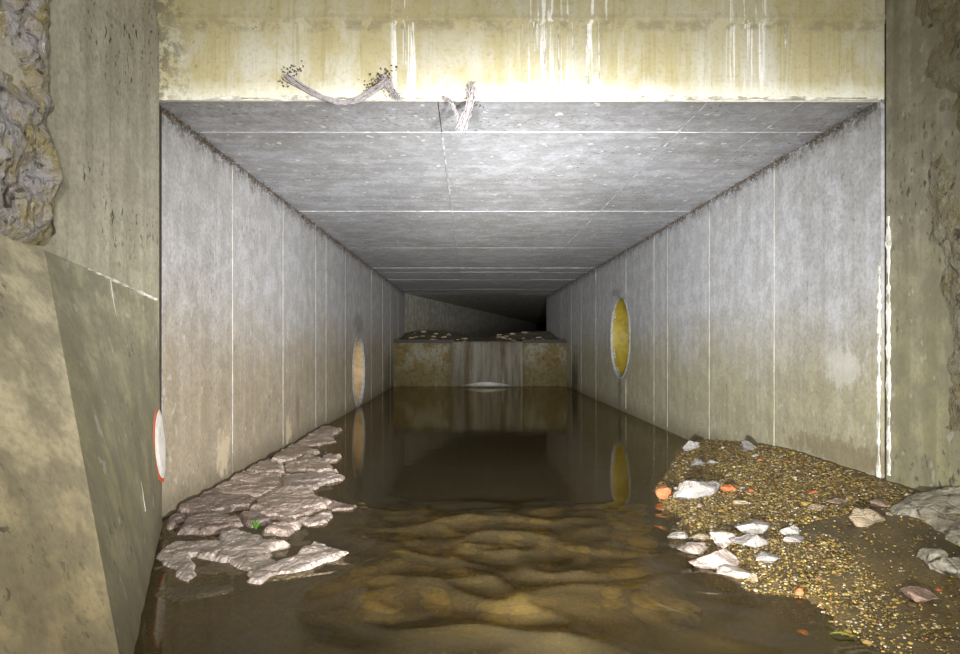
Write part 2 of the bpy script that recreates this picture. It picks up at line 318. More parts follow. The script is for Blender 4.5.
def tunnel_wall(side):
    name, mat, x = ('wall_left', 'wall_l', XL) if side < 0 else ('wall_right', 'wall_r', XR)
    ye = YEL if side < 0 else YER
    hole = HOLE_L if side < 0 else HOLE_R
    ph = (9.36, YJ) if side < 0 else (8.13, YJ)           # panel that holds the pipe mouth
    def slab(a, b, d0=.03, d1=.45): return (min(x + side * d0, x + side * d1), max(x + side * d0, x + side * d1), a, b, ZB, ZC + .25)
    root = mesh_obj(name, boxes(slab(Y0L if side < 0 else Y0, ph[0]), slab(YJ, ye)), mat)
    tag(root, 'grey cast concrete tunnel wall with a %s on its %s side' % (('rusty round pipe mouth near the water', 'left') if side < 0 else ('large ochre round pipe mouth', 'right')), 'wall', kind='structure')
    ys = [Y0L, 4.9, 6.23, 7.56, 8.1, 9.36, YJ] if side < 0 else [Y0, 4.93, 6.26, 7.58, 8.13, YJ]
    ys += [13.4, 14.7, 16.3, ye]
    for i, (a, b) in enumerate(zip(ys, ys[1:])):
        g = .012 if i else .0; ga = .03 if abs(a - YJ) < .01 else .006
        bm = bmesh.new()
        if abs(a - ph[0]) < .01: hole_panel(bm, side, a + .006, b - .006, ZB, ZC, *hole, .45)
        else: box(bm, *(lambda q: (q[0], q[1], a + (ga if i else 0), b - .006, ZB, ZC))(slab(a, b, 0, .03)))
        mesh_obj('concrete_panel', bm, mat, root)
    for k, y in enumerate(ys[1:-1]):
        wd = .005 if y < 9 else .008
        if abs(y - YJ) < .01: wd = .02
        mesh_obj('seam', rough_strip((x, y, .05 if y > 4.95 else .2), (x, y, ZC - .06 - .1 * (k % 3)), (0, wd, 0), (-side * .003, 0, 0), k + side, 90), 'seam', root)
    if side > 0:
        for z0, z1 in ((1.78, 2.3), (.06, .5)):
            mesh_obj('seam', rough_strip((x, 9.58, z0), (x, 9.58, z1), (0, .012, 0), (-.006, 0, 0), z0, 30), 'seam', root)
    # pipe mouth: sleeve, mortar ring, dark back wall
    cy, cz, r = hole; n = 56
    bm = bmesh.new(); rr = []
    for d, q in ((.02, r - .004), (.12, r - .012), (.5, r - .012), (1.8, r - .012)):
        rr.append([bm.verts.new((x + side * d, cy + q * math.cos(2 * math.pi * i / n), cz + q * math.sin(2 * math.pi * i / n))) for i in range(n)])
    for a, b in zip(rr, rr[1:]):
        for i in range(n): bm.faces.new((a[i], a[(i + 1) % n], b[(i + 1) % n], b[i]))
    bm.faces.new(rr[-1])
    p = mesh_obj('pipe_sleeve', bm, 'pipe_in' if side > 0 else 'pipe_left', root, True)
    p['label'] = 'ochre inside of the round pipe' if side > 0 else 'rusty inside of the round pipe'
    bm = bmesh.new(); rows = []
    for i in range(n * 2):
        a = math.pi * i / n; k = noise.noise((math.cos(a) * 3, math.sin(a) * 3, side)); q = .045 + .02 * k
        rows.append([bm.verts.new((x - side * dd, cy + (r + t * q) * math.cos(a), cz + (r + t * q) * math.sin(a))) for t, dd in ((-.15, -.05), (.0, .012), (.55, .016 + .008 * k), (1.05, -.01))])
    for i in range(n * 2):
        a, b = rows[i], rows[(i + 1) % (n * 2)]
        for j in range(3): bm.faces.new((a[j], a[j + 1], b[j + 1], b[j]))
    mesh_obj('mortar_ring', bm, 'ring', root, True)
    return root
WL = tunnel_wall(-1); WR = tunnel_wall(1)
# soffit: backing slab with cast panels
root = mesh_obj('ceiling', boxes((XL - .4, XR + .4, Y0 + .03, YER + .3, ZC + .03, ZC + .35)), 'soffit')
tag(root, 'flat grey concrete tunnel soffit with thin pale formwork seams', 'ceiling', kind='structure')
ysc = [Y0 + .031, 4.22, 6.75, 9.35, YJ, 12.6, 14.1, 16.6, YEL + .2]
xsc = [XL, -.18, 1.38, XR]
for j, (a, b) in enumerate(zip(ysc, ysc[1:])):
    for i, (c, d) in enumerate(zip(xsc, xsc[1:])):
        dz = .004 * ((i + j) % 2) + (.02 if a > 11 else 0)
        mesh_obj('ceiling_panel', boxes((c + .003, d - .003, a + .003, b - .003, ZC - dz * 0 + dz * .5, ZC + .03)), 'soffit', root)
for k, y in enumerate(ysc[1:-1]):
    mesh_obj('seam', rough_strip((XL + .02, y, ZC), (XR - .02, y, ZC), (0, .016 if abs(y - YJ) < .1 else (.006 if y < 12 else .004), 0), (0, 0, (-.005 if y < 9 else -.002) if abs(y - YJ) > .1 else -.006), k + 20, 160, .7), 'seam_grey', root)
mesh_obj('seam', rough_strip((-.18, 4.2, ZC), (-.18, YJ, ZC), (.008, 0, 0), (0, 0, -.005), 41, 200, .8), 'seam_grey', root)
mesh_obj('seam', rough_strip((1.38, Y0 + .04, ZC), (1.38, 9.3, ZC), (.007, 0, 0), (0, 0, -.005), 42, 160, .9), 'seam_grey', root)
mesh_obj('seam', rough_strip((1.93, Y0 + .04, ZC), (1.93, 4.6, ZC), (.004, 0, 0), (0, 0, -.003), 43, 40, .9), 'seam_grey', root)
# lintel over the tunnel mouth
def lintel():
    bm = bmesh.new(); nx, nz = 140, 46; x0, x1, z0, z1 = XLF - .04, XR + .03, ZC - .002, ZT; g = []
    for j in range(nz + 1):
        row = []
        for i in range(nx + 1):
            x = x0 + (x1 - x0) * i / nx; z = z0 + (z1 - z0) * (j / nz) ** 1.1
            e = .018 * S((z - 2.86) / .03) + .012 * math.exp(-((z - 2.88) / .02) ** 2) * (1 + noise.noise((x * 7, 0, 3)))
            y = Y0 - e + .004 * fbm(x * 4, z * 4)
            if j == 0: z += .006 * noise.noise((x * 9, 1, 1)); y += .006
            row.append(bm.verts.new((x, y, z)))
        g.append(row)
    for a, b in zip(g, g[1:]):
        for i in range(nx): bm.faces.new((a[i], a[i + 1], b[i + 1], b[i]))
    back = [bm.verts.new((v.co.x, Y0 + .03, v.co.z)) for v in (g[0][0], g[0][-1], g[-1][-1], g[-1][0])]
    bm.faces.new([*g[0], back[1], back[0]]); bm.faces.new([*g[-1], back[2], back[3]])
    bm.faces.new([*[r[0] for r in g], back[3], back[0]]); bm.faces.new([*[r[-1] for r in g], back[2], back[1]]); bm.faces.new(back)
    o = mesh_obj('wall_front', bm, 'lintel', None, False)
    tag(o, 'yellow-stained concrete lintel with white lime runs above the tunnel mouth', 'lintel', kind='structure')
    mesh_obj('lime_edge', rough_strip((XL + .3, Y0 - .004, ZC + .005), (XR - .02, Y0 - .004, ZC + .005), (0, 0, .010), (0, -.008, 0), 77, 240, .9), 'lime', o)
    for k, (x, zt, zb) in enumerate([(-.375, 3.25, 2.62), (-.33, 3.25, 2.68), (.42, 3.2, 2.55), (.50, 3.3, 2.50), (.58, 3.3, 2.56), (.66, 3.2, 2.5), (.73, 3.3, 2.47), (.36, 3.1, 2.7), (1.56, 3.3, 2.83), (1.60, 3.3, 2.86), (1.79, 3.2, 2.72)]):
        mesh_obj('lime_run', rough_strip((x, Y0 - .016, zt), (x + .015, Y0 - .001, zb), (.003 + .002 * (k % 3), 0, 0), (0, -.004, 0), k + 60, 70, .95), 'lime', o)
    return o
lintel()
# entrance walls
def front_wall(side):
    nm, mat, x = ('wall_left_front', 'front_l', XLF) if side < 0 else ('wall_right_front', 'front_r', XR)
    ye = Y0 - .004 if side < 0 else Y0 - .045
    root = mesh_obj(nm, boxes((min(x, x + side * .5), max(x, x + side * .5), -3.0, ye, ZB, ZT)), mat)
    tag(root, 'olive-grey concrete entrance wall with broken rubbly upper end' if side < 0 else 'dark stained entrance wall with a crumbling outer edge, behind the boulder', 'wall', kind='structure')
    # broken face: a rough sheet standing proud of the wall
    bm = bmesh.new(); ny, nz = 70, 150; g = []
    ya, yb, za, zb = (1.2, 2.95, 1.43, 3.4) if side < 0 else (1.2, 3.55, .62, 3.6)
    for j in range(nz + 1):
        z = za + (zb - za) * j / nz; row = []
        if side < 0: edge = 2.76 + .07 * fbm(z * 2.2, 1.3) + .03 * fbm(z * 9, 4)
        else: edge = 3.36 + .10 * fbm(z * 1.6, 7.7) + .04 * fbm(z * 8, 2) - .12 * S((1.6 - z) / .8)
        for i in range(ny + 1):
            y = ya + (yb - ya) * i / ny
            m = S((edge - y) / (.16 if side < 0 else .24)) * (S((z - 1.42 - (2.66 - y) * .055 + .01) / .06) if side < 0 else 1)
            h = m * ((.035 if side < 0 else .006) + (.075 if side < 0 else .022) * fbm(y * 3.1, z * 2.6, 3, 6) + (.03 if side < 0 else .016) * abs(fbm(y * 9, z * 8, 9, 5)))
            if side < 0: h -= .03 * math.exp(-(((y - 2.63) / .05) ** 2 + ((z - 1.50) / .06) ** 2)); h = max(h, -.019)
            h -= .012 * (1 - m)
            row.append(bm.verts.new((x - side * h, y, z)))
        g.append(row)
    for a, b in zip(g, g[1:]):
        for i in range(ny): bm.faces.new((a[i], a[i + 1], b[i + 1], b[i]))
    bmesh.ops.delete(bm, geom=[f for f in bm.faces if all(abs(v.co.x - x) < .0121 and (v.co.x - x) * side > 0.0115 for v in f.verts)], context='FACES')
    ret = bmesh.ops.extrude_face_region(bm, geom=bm.faces[:])
    for v in ret['geom']:
        if isinstance(v, bmesh.types.BMVert): v.co.x = x + side * .02
    p = mesh_obj('broken_patch', bm, 'patch_l' if side < 0 else 'patch_r', root)
    p['label'] = 'rough broken concrete with exposed rubble' if side < 0 else 'crumbling dirty concrete edge'
    return root
FL = front_wall(-1); FR = front_wall(1)
# joint fillers and lime along the joints
j1 = mesh_obj('trim_1', boxes((XL, XL + .004, Y0, Y0 + .112, ZB, ZC)), 'joint')
tag(j1, 'thin dark joint between left entrance wall and tunnel wall', 'joint', kind='structure')
mesh_obj('seam', rough_strip((XL, Y0 + .118, .35), (XL, Y0 + .118, 1.4), (0, .004, 0), (.003, 0, 0), 5, 120, .9), 'seam_grey', j1)
j2 = mesh_obj('trim_2', boxes((XR + .02, XR + .3, Y0 - .045, Y0 + .03, ZB, ZT)), 'joint')
tag(j2, 'wide dark open joint with white lime at right tunnel mouth', 'joint', kind='structure')
mesh_obj('lime_bead', rough_strip((XR, Y0 + .022, .25), (XR, Y0 + .016, 1.5), (0, .014, 0), (-.005, 0, 0), 8, 140, .9), 'lime', j2)
mesh_obj('lime_bead', rough_strip((XR, Y0 - .068, .3), (XR, Y0 - .064, 1.75), (0, .017, 0), (-.005, 0, 0), 9, 140, .9), 'lime', j2)
# buttress in front of the left wall
def buttress():
    bm = bmesh.new(); e = .004
    T1, T2, B1, B2 = Vector((XLF, 2.66, 1.427)), Vector((XLF, Y0 - .02, 1.29)), Vector((-1.03, 1.92, 0)), Vector((-1.74, Y0 - .02, 0))
    T0, B0 = Vector((XLF, .4, 1.55)), Vector((-1.03, .2, 0))
    def ext(t, b): return b + (b - t) * (.5 / (t.z - b.z))
    rows = [[p[0].lerp(p[1], 0), ext(*p)] for p in ((T0, B0), (T1, B1), (T2, B2))]
    def patch(a, b, c, d, n, m, amp, sd):  # noqa
        nonlocal bm
        vs = [[None] * (m + 1) for _ in range(n + 1)]; nr = (b - a).cross(c - a).normalized()
        if nr.x < 0: nr = -nr
        for i in range(n + 1):
            for j in range(m + 1):
                s, t = i / n, j / m; p = a.lerp(b, s).lerp(c.lerp(d, s), t)
                k = min(1, 6 * min(s, 1 - s)) * min(1, 6 * min(t, 1 - t))
                vs[i][j] = bm.verts.new(p + nr * amp * k * fbm(p.y * 5, p.z * 5, sd, 5))
        for i in range(n):
            for j in range(m): bm.faces.new((vs[i][j], vs[i + 1][j], vs[i + 1][j + 1], vs[i][j + 1]))
    patch(rows[1][0], rows[1][1], rows[0][0], rows[0][1], 50, 60, .014, 1)
    for r in ((rows[2][0], rows[2][1]), (rows[0][0], rows[0][1])):
        bm.faces.new([bm.verts.new(v) for v in (r[0], r[1], Vector((XLF, r[1].y, r[1].z)))])
    o = mesh_obj('concrete_buttress', bm, 'butt', None, True)
    bm = bmesh.new(); patch(rows[1][0], rows[1][1], rows[2][0], rows[2][1], 50, 36, .006, 2)
    mesh_obj('side_face', bm, 'butt_side', o, True)['label'] = 'darker olive side face'
    tag(o, 'sloping olive concrete buttress with mottled face at the left edge', 'buttress')
    mesh_obj('lime_edge', rough_strip((XLF + .004, 2.95, 1.385), (XLF + .004, Y0 - .04, 1.285), (0, .0, .006), (.006, 0, 0), 3, 60, .9), 'lime', o)
    a = Vector((XLF, 3.14, 1.35)); b = B1.lerp(B2, .60) + Vector((.006, 0, -.02)); a.x += .006
    mesh_obj('seam', rough_strip(a, a.lerp(b, .80), (0, .003, 0), (.003, 0, .001), 4, 90, .7), 'seam', o)
    return o
buttress()
# drain stub in the joint on the left
def drain():
    c = Vector((-1.744, 3.625, .47)); root = bpy.data.objects.new('drain_pipe', None); COL.objects.link(root); root.location = c
    tag(root, 'broken half of an orange drain pipe with white inside, beside the left joint', 'pipe')
    n = 24; ax = Vector((1, .28, .06)).normalized(); u = (Vector((0, 0, 1)) - ax * ax.z).normalized(); v = -ax.cross(u)
    if v.y > 0: v = -v
    for nm, mat, prof in (('pipe_ring', 'orange', ((.215, -.05), (.215, .003), (.192, .004), (.190, -.04))), ('pipe_liner', 'white_pl', ((.194, .004), (.150, .014), (.02, .022), (.001, .022)))):
        bm = bmesh.new(); rr = []
        for r, d in prof: rr.append([bm.verts.new(c + ax * d + (u * math.cos(math.pi * i / n) + v * math.sin(math.pi * i / n) * .95) * r) for i in range(n + 1)])
        for a, b in zip(rr, rr[1:]):
            for i in range(n): bm.faces.new((a[i], a[i + 1], b[i + 1], b[i]))
        mesh_obj(nm, bm, mat, root, False, tuple(c))
drain()
# ---------------------------------------------------------------- tunnel beyond the bend
an = R(13.5); dx, dy = math.sin(an), math.cos(an); LN = 45
def prism(bm, pts, z0, z1):
    a = [bm.verts.new((*p, z0)) for p in pts]; b = [bm.verts.new((*p, z1)) for p in pts]
    bm.faces.new(a); bm.faces.new(b)
    for i in range(len(pts)): j = (i + 1) % len(pts); bm.faces.new((a[i], a[j], b[j], b[i]))
bm = bmesh.new(); prism(bm, [(XL, YEL), (XL + dx * LN, YEL + dy * LN), (XL + dx * LN - .4, YEL + dy * LN), (XL - .4, YEL)], .2, ZC + .2)
tag(mesh_obj('wall_left_far', bm, 'far'), 'dim far concrete wall bending right behind the weir', 'wall', kind='structure')
bm = bmesh.new(); prism(bm, [(XR, YER), (XR + dx * LN, YER + dy * LN), (XR + dx * LN + .4, YER + dy * LN), (XR + .4, YER)], .2, ZC + .2)
tag(mesh_obj('wall_right_far', bm, 'far'), 'far right concrete wall beyond the tunnel bend', 'wall', kind='structure')
bm = bmesh.new(); prism(bm, [(XL - .1, YEL + .2), (XR + .1, YEL + .2), (XR + .1, YER), (XR + dx * LN, YER + dy * LN), (XL + dx * LN, YEL + dy * LN)], ZC + .01, ZC + .3)
tag(mesh_obj('ceiling_far', bm, 'far'), 'dark soffit of the tunnel beyond the bend', 'ceiling', kind='structure')
bm = bmesh.new(); prism(bm, [(XL + dx * LN - .2, YEL + dy * LN), (XR + dx * LN + .2, YER + dy * LN), (XR + dx * LN + .2, YER + dy * LN + .3), (XL + dx * LN - .2, YEL + dy * LN + .3)], .2, ZC + .2)
tag(mesh_obj('wall_back_far', bm, 'far'), 'unlit end of the far tunnel', 'wall', kind='structure')

# ---------------------------------------------------------------- bed, banks, water
XBL = [(1.6, -1.2), (2.45, -1.15), (2.7, -.88), (2.9, -.62), (3.2, -.60), (3.7, -.86), (4.1, -.74), (4.9, -.96), (6.5, -1.36), (7.8, -1.52), (9.2, -1.95)]
XBR = [(1.2, 1.9), (1.7, 1.62), (2.15, 1.40), (2.45, 1.27), (2.6, 1.10), (3.1, 1.06), (3.6, 1.16), (4.5, 1.34), (5.2, 1.66), (6.2, 2.08), (6.9, 2.45)]
def bank_r(x, y):
    xb = lin(y, XBR); top = .27 * S((7.4 - y) / 3.0)
    if y < 3.4: top *= .35 + .65 * S((y - 1.6) / 1.8)
    t = (x - xb) / max(.15, XR - xb)
    return -.10 + .10 * S((x - xb + .25) / .25) + top * (max(0, t) ** .85) if t > 0 else -.10 + .10 * S((x - xb + .25) / .25)
def bed(x, y):
    xb = lin(y, XBL)
    deep = -.34 + .02 * fbm(x * 2, y * 2)
    rif = S((y - 2.3) / .5) * S((4.7 - y) / .9) * S((x + 1.2) / .5)
    z = deep + rif * (.25 + .05 * (1 - 2 * abs(fbm(x * 1.7 + y * .6, y * 3.2 - x * .8, 2, 3))))
    l = S((xb - x + .30) / .42)
    z = z + l * ((-.002 + .016 * fbm(x * 4, y * 4, 6)) - z)
    r = S((x - lin(y, XBR) + .5) / .5)
    return z + r * (min(-.08, z + .1) - z)
def grid(xs, ys, fn):  # open sheet, faces up
    bm = bmesh.new(); g = [[bm.verts.new((x, y, fn(x, y))) for x in xs] for y in ys]
    for a, b in zip(g, g[1:]):
        for i in range(len(xs) - 1): bm.faces.new((a[i], a[i + 1], b[i + 1], b[i]))
    return bm
def rng(a, b, s): n = max(1, round((b - a) / s)); return [a + (b - a) * i / n for i in range(n + 1)]
xs = rng(XL - .02, XR + .02, .04)
o = mesh_obj('floor', grid(xs, rng(-1.5, 6, .04) + rng(6.2, YW + .05, .2), bed), 'bed', None, True, None, False)
tag(o, 'brown silty stream bed under the water', 'stream bed', kind='structure')
o = mesh_obj('gravel_bank', grid(rng(.7, XR + .02, .03), rng(1.0, 7.0, .03), lambda x, y: bank_r(x, y) + .008 * fbm(x * 9, y * 9) - (.05 if x < lin(y, XBR) - .2 else 0)), 'mud', None, True, None, False)
tag(o, 'sloping bank of wet brown sand along the right wall', 'gravel bank', kind='structure')
def wz(x, y):
    m = S((y - 1.8) / .6) * S((4.35 - y) / .6) * S((x + .9) / .4)
    if m <= 0: return 0
    w1 = .5 * noise.noise((x * 1.3, y * 1.3, 8))
    a = .016 * noise.noise((x * 2.2 + .5 * y, y * 4.6 - x * 1.5, 1))
    a += .020 * (1 - abs(noise.noise((x * 1.6 - y * .9 + w1, y * 2.6 + x * 1.1, 4)))) ** 5 + .014 * (1 - abs(noise.noise((x * 2.1 + y * 1.4, y * 2.9 - x * 1.5 + w1, 7)))) ** 5
    return m * a
o = mesh_obj('stream_water', grid(rng(XL - .01, XR + .01, .03), rng(-1.5, 1.7, .12) + rng(1.73, 4.5, .02) + rng(4.6, YW + .02, .2), wz), 'water', None, True, None, False)
tag(o, 'still brown murky stream water filling the tunnel floor with a rippled riffle', 'water', kind='stuff')

# ---------------------------------------------------------------- weir
o = mesh_obj('weir', boxes((XL, XR, YW, YW + .5, ZB, 1.04)), 'weir')
tag(o, 'ochre-stained concrete weir wall across the tunnel, behind the pool', 'weir')
bm = boxes((XL, -.36, YW - .06, YW + .9, 1.04, 1.12), (1.28, XR, YW - .06, YW + .9, 1.04, 1.12), (-.36, 1.28, YW - .02, YW + .9, 1.04, 1.075))
mesh_obj('cap_slab', bm, 'cap', o)
def up(x, y):
    t = (y - YW - .3) / 3.5; mid = math.exp(-((x - .35) / .75) ** 2)
    return 1.09 + .30 * S(t) * (1 - .45 * mid) + .025 * fbm(x * 3, y * 2) - .05 * mid
o = mesh_obj('sediment_bed', grid(rng(XL, XR + 1.2, .06) + rng(XR + 1.6, XR + 12, .6), rng(YW + .3, YW + 6, .1) + rng(YW + 6.5, YW + 48, .7), up), 'silt', None, True, None, False)
tag(o, 'rubbly silt bed upstream on top of the weir', 'sediment', kind='structure')
bm = bmesh.new(); n = 60; cols = []
prof = [(.30, 1.085), (.05, 1.085), (-.05, 1.075), (-.085, 1.03), (-.10, .9), (-.115, .6), (-.13, .3), (-.15, .0)]
for i in range(n + 1):
    x = -.42 + 1.70 * i / n; wv = .02 * noise.noise((x * 5, 0, 0)); ed = -.05 * max(0, abs(i / n - .5) * 2 - .8) * 5
    cols.append([bm.verts.new((x, YW + p - (wv if k > 2 else 0), z)) for k, (p, z) in enumerate(prof)])
for a, b in zip(cols, cols[1:]):
    for j in range(len(prof) - 1): bm.faces.new((a[j], a[j + 1], b[j + 1], b[j]))
tag(mesh_obj('waterfall', bm, 'fall', None, True), 'thin veil of white water falling over the weir', 'waterfall', kind='stuff')
bm = bmesh.new(); rr = []
for k in range(7):
    q = k / 6; rr.append([bm.verts.new((.42 + q * .85 * math.cos(a) * (1 + .1 * noise.noise((math.cos(a) * 2, math.sin(a) * 2, k))), YW - .22 + q * .28 * math.sin(a), .012 + .11 * (1 - q * q) ** 2)) for a in [2 * math.pi * i / 40 for i in range(40)]])
for a, b in zip(rr, rr[1:]):
    for i in range(40): bm.faces.new((a[i], a[(i + 1) % 40], b[(i + 1) % 40], b[i]))
tag(mesh_obj('splash_foam', bm, 'foam', None, True), 'white foam where the fall meets the pool', 'foam', kind='stuff')

# ---------------------------------------------------------------- stones
def rock_bm(sx, sy, sz, seed, sub=3, ang=.5, nz=.18):
    bm = bmesh.new(); bmesh.ops.create_icosphere(bm, subdivisions=sub, radius=1)
    rnd = random.Random(seed); pl = [(Vector((rnd.gauss(0, 1), rnd.gauss(0, 1), rnd.gauss(0, 1) * .8)).normalized(), rnd.uniform(.42, .80)) for _ in range(12)]
    for v in bm.verts:
        p = v.co.copy()
        for nrm, d in pl:
            k = p.dot(nrm) - d
            if k > 0: p -= nrm * k * (.55 + .45 * ang)
        q = v.co * 1.4 + Vector((seed * 3.7, seed * 1.3, 0))
        p *= 1 + nz * noise.fractal(q, 1, 2, 4)
        v.co = Vector((p.x * sx, p.y * sy, p.z * sz))
    return bm
def ground_z(x, y): return max(bank_r(x, y), bed(x, y), 0.0)
def stone(name, label, cat, px, py, wpx, mat, seed, flat=.45, deep=.8, rot=None, sink=.28, group=None, sub=4, ang=1.0):
    z = .05
    for _ in range(4):
        p = ground(px, py, z); z = ground_z(p.x, p.y)
    p = ground(px, py, z); s = wpx * p.y / F / 2 * 1.4
    o = mesh_obj(name, rock_bm(s, s * deep, s * flat, seed, sub, ang), mat, None, False)
    o.location = (p.x, p.y, z + s * flat * (1 - sink) * .7); o.rotation_euler = (0, 0, random.Random(seed).uniform(-.4, .4) if rot is None else rot)
    if o.location.x + s > XR: o.location.x = XR - s * .95
    for poly in o.data.polygons: poly.use_smooth = True
    return tag(o, label, cat, group)
# (label, px, py, width px, material, flat)
ST = [('rounded white stone farthest along the gravel edge', 692, 450, 17, 'r_white', .55),
 ('rounded grey stone against the foot of the right wall', 748, 451, 17, 'r_grey', .6),
 ('small flat grey stone at the water below the farthest white stone', 698, 466, 15, 'r_grey', .45),
 ('small pale chip right of the flat grey stone', 713, 464, 11, 'r_white', .4),
 ('orange-brown brick lump standing in the water at gravel edge', 666, 498, 15, 'r_brick', .8),
 ('largest grey block among the stones beside the brick lump', 701, 496, 30, 'r_grey', .55),
 ('tilted white stone leaning on the large grey block', 686, 499, 21, 'r_white', .7),
 ('small pinkish stone behind the large grey block', 715, 487, 13, 'r_beige', .6),
 ('flat orange brick piece beyond the large grey block', 730, 491, 13, 'r_brick', .5),
 ('flat beige stone half buried right of the grey block', 743, 504, 15, 'r_beige', .35),
 ('small white and grey stone standing in the riffle edge', 676, 540, 16, 'r_white', .6),
 ('beige stone between the riffle stone and the pale slabs', 702, 539, 19, 'r_beige', .4),
 ('pale wet slab sloping into the riffle', 694, 553, 32, 'slab_white', .35),
 ('pale middle slab of the stone cluster', 724, 544, 28, 'slab_white', .4),
 ('broad grey slab in the middle of the stone cluster', 748, 545, 34, 'r_grey', .4),
 ('long white slab at the back of the stone cluster', 757, 531, 32, 'r_white', .35),
 ('small white stone right of the long white slab', 791, 534, 18, 'r_white', .5),
 ('thin grey flake in front of the small white stone', 795, 541, 20, 'r_grey', .25),
 ('big white slab at the front of the stone cluster', 714, 567, 42, 'slab_white', .4),
 ('angular grey stone right of the big front slab', 765, 561, 20, 'r_grey', .55),
 ('low pale stone nearest the still water', 735, 577, 27, 'slab_white', .4),
 ('small beige stone beside the low pale stone', 753, 580, 13, 'r_beige', .45),
 ('bright orange brick pebble on the lower gravel', 800, 595, 10, 'r_brick', .7),
 ('rounded pale stone alone on the gravel near the boulder', 863, 527, 29, 'r_beige', .6),
 ('small tan stone at the tip of the boulder', 891, 521, 12, 'r_beige', .7),
 ('dusky pink stone between wall foot and boulder', 881, 510, 24, 'r_pink', .5),
 ('small white pebble on dark wet mud below the boulder', 895, 555, 5, 'r_white', .6),
 ('white pebble on the mud left of the rust-brown block', 890, 576, 5, 'r_white', .6),
 ('pale pebble on the mud beside the white pebble', 903, 574, 7, 'r_white', .6),
 ('rust-brown block sunk in the wet mud', 917, 600, 28, 'r_pink', .5),
 ('thin red brick chip on the mud near rust-brown block', 939, 592, 11, 'r_brick', .35),
 ('thin red brick chip on the upper gravel', 813, 494, 13, 'r_brick', .3),
 ('small red brick chip on gravel right of the flat brick', 751, 492, 7, 'r_brick', .45),
 ('red brick chip by the wall-foot grey stone', 760, 461, 6, 'r_brick', .5),
 ('tiny pale stone tucked left of the large grey block', 678, 491, 8, 'r_white', .6),
 ('small dusky stone in front of the large grey block', 700, 507, 9, 'r_pink', .5),
 ('small grey stone just behind the tilted white stone', 693, 484, 9, 'r_grey', .6),
 ('pinkish pebble at the back corner of the grey block', 722, 482, 7, 'r_beige', .6),
 ('pale pebble right of the flat orange brick piece', 742, 489, 6, 'r_white', .5),
 ('pale flat pebble on upper gravel below the wall-foot stone', 755, 457, 8, 'r_white', .4),
 ('flat brown stone half buried in mid gravel', 842, 502, 22, 'r_pink', .22),
 ('flat tan stone half buried left of the brown one', 819, 509, 18, 'r_beige', .22)]
for i, (lab, px, py, wp, mat, fl) in enumerate(ST):
    stone('brick_fragment' if mat == 'r_brick' else 'stone', lab, 'brick' if mat == 'r_brick' else 'stone', px, py, wp, mat, i + 11, fl, sub=2 if wp < 12 else 4, group='stones on the gravel bank')
stone('stone', 'beige lump at the foot of the left wall beyond the ledge slabs', 'stone', 290, 438, 11, 'r_beige', 91, .8, group='stones at the left wall')
stone('stone', 'small flat beige lump at the left wall, nearest to its tan streak', 'stone', 226, 478, 9, 'r_beige', 92, .6, group='stones at the left wall')
# big boulder at the right edge and two stones below it
def boulder():
    bm = rock_bm(.43, .42, .28, 5, 5, .3, .22)
    for v in bm.verts:
        q = v.co; s = q.x * .45 - q.y * .5 + q.z * 1.0
        v.co += v.co.normalized() * (.016 * math.sin(s * 38 + 3 * noise.noise(q * 4)) + .02 * noise.fractal(q * 7, 1, 2, 4))
    bmesh.ops.rotate(bm, verts=bm.verts, cent=(0, 0, 0), matrix=Matrix.Rotation(R(-22), 3, 'Y') @ Matrix.Rotation(R(20), 3, 'Z'))
    for v in bm.verts: v.co.x = min(v.co.x, XR - .006 - 2.38)      # lies flat against the wall
    o = mesh_obj('boulder', bm, 'boulder', None, True); o.location = (2.38, 2.90, .17)
    return tag(o, 'large banded grey-brown boulder leaning on the right wall', 'boulder')
boulder()
for lab, px, py, wp, sd in (('rounded grey-brown stone at the foot of the boulder', 934, 566, 30, 71), ('larger rounded stone under the boulder at the right edge', 956, 580, 36, 72)):
    stone('stone', lab, 'stone', px, py, wp, 'boulder', sd, .75, .8, group='stones under the boulder')

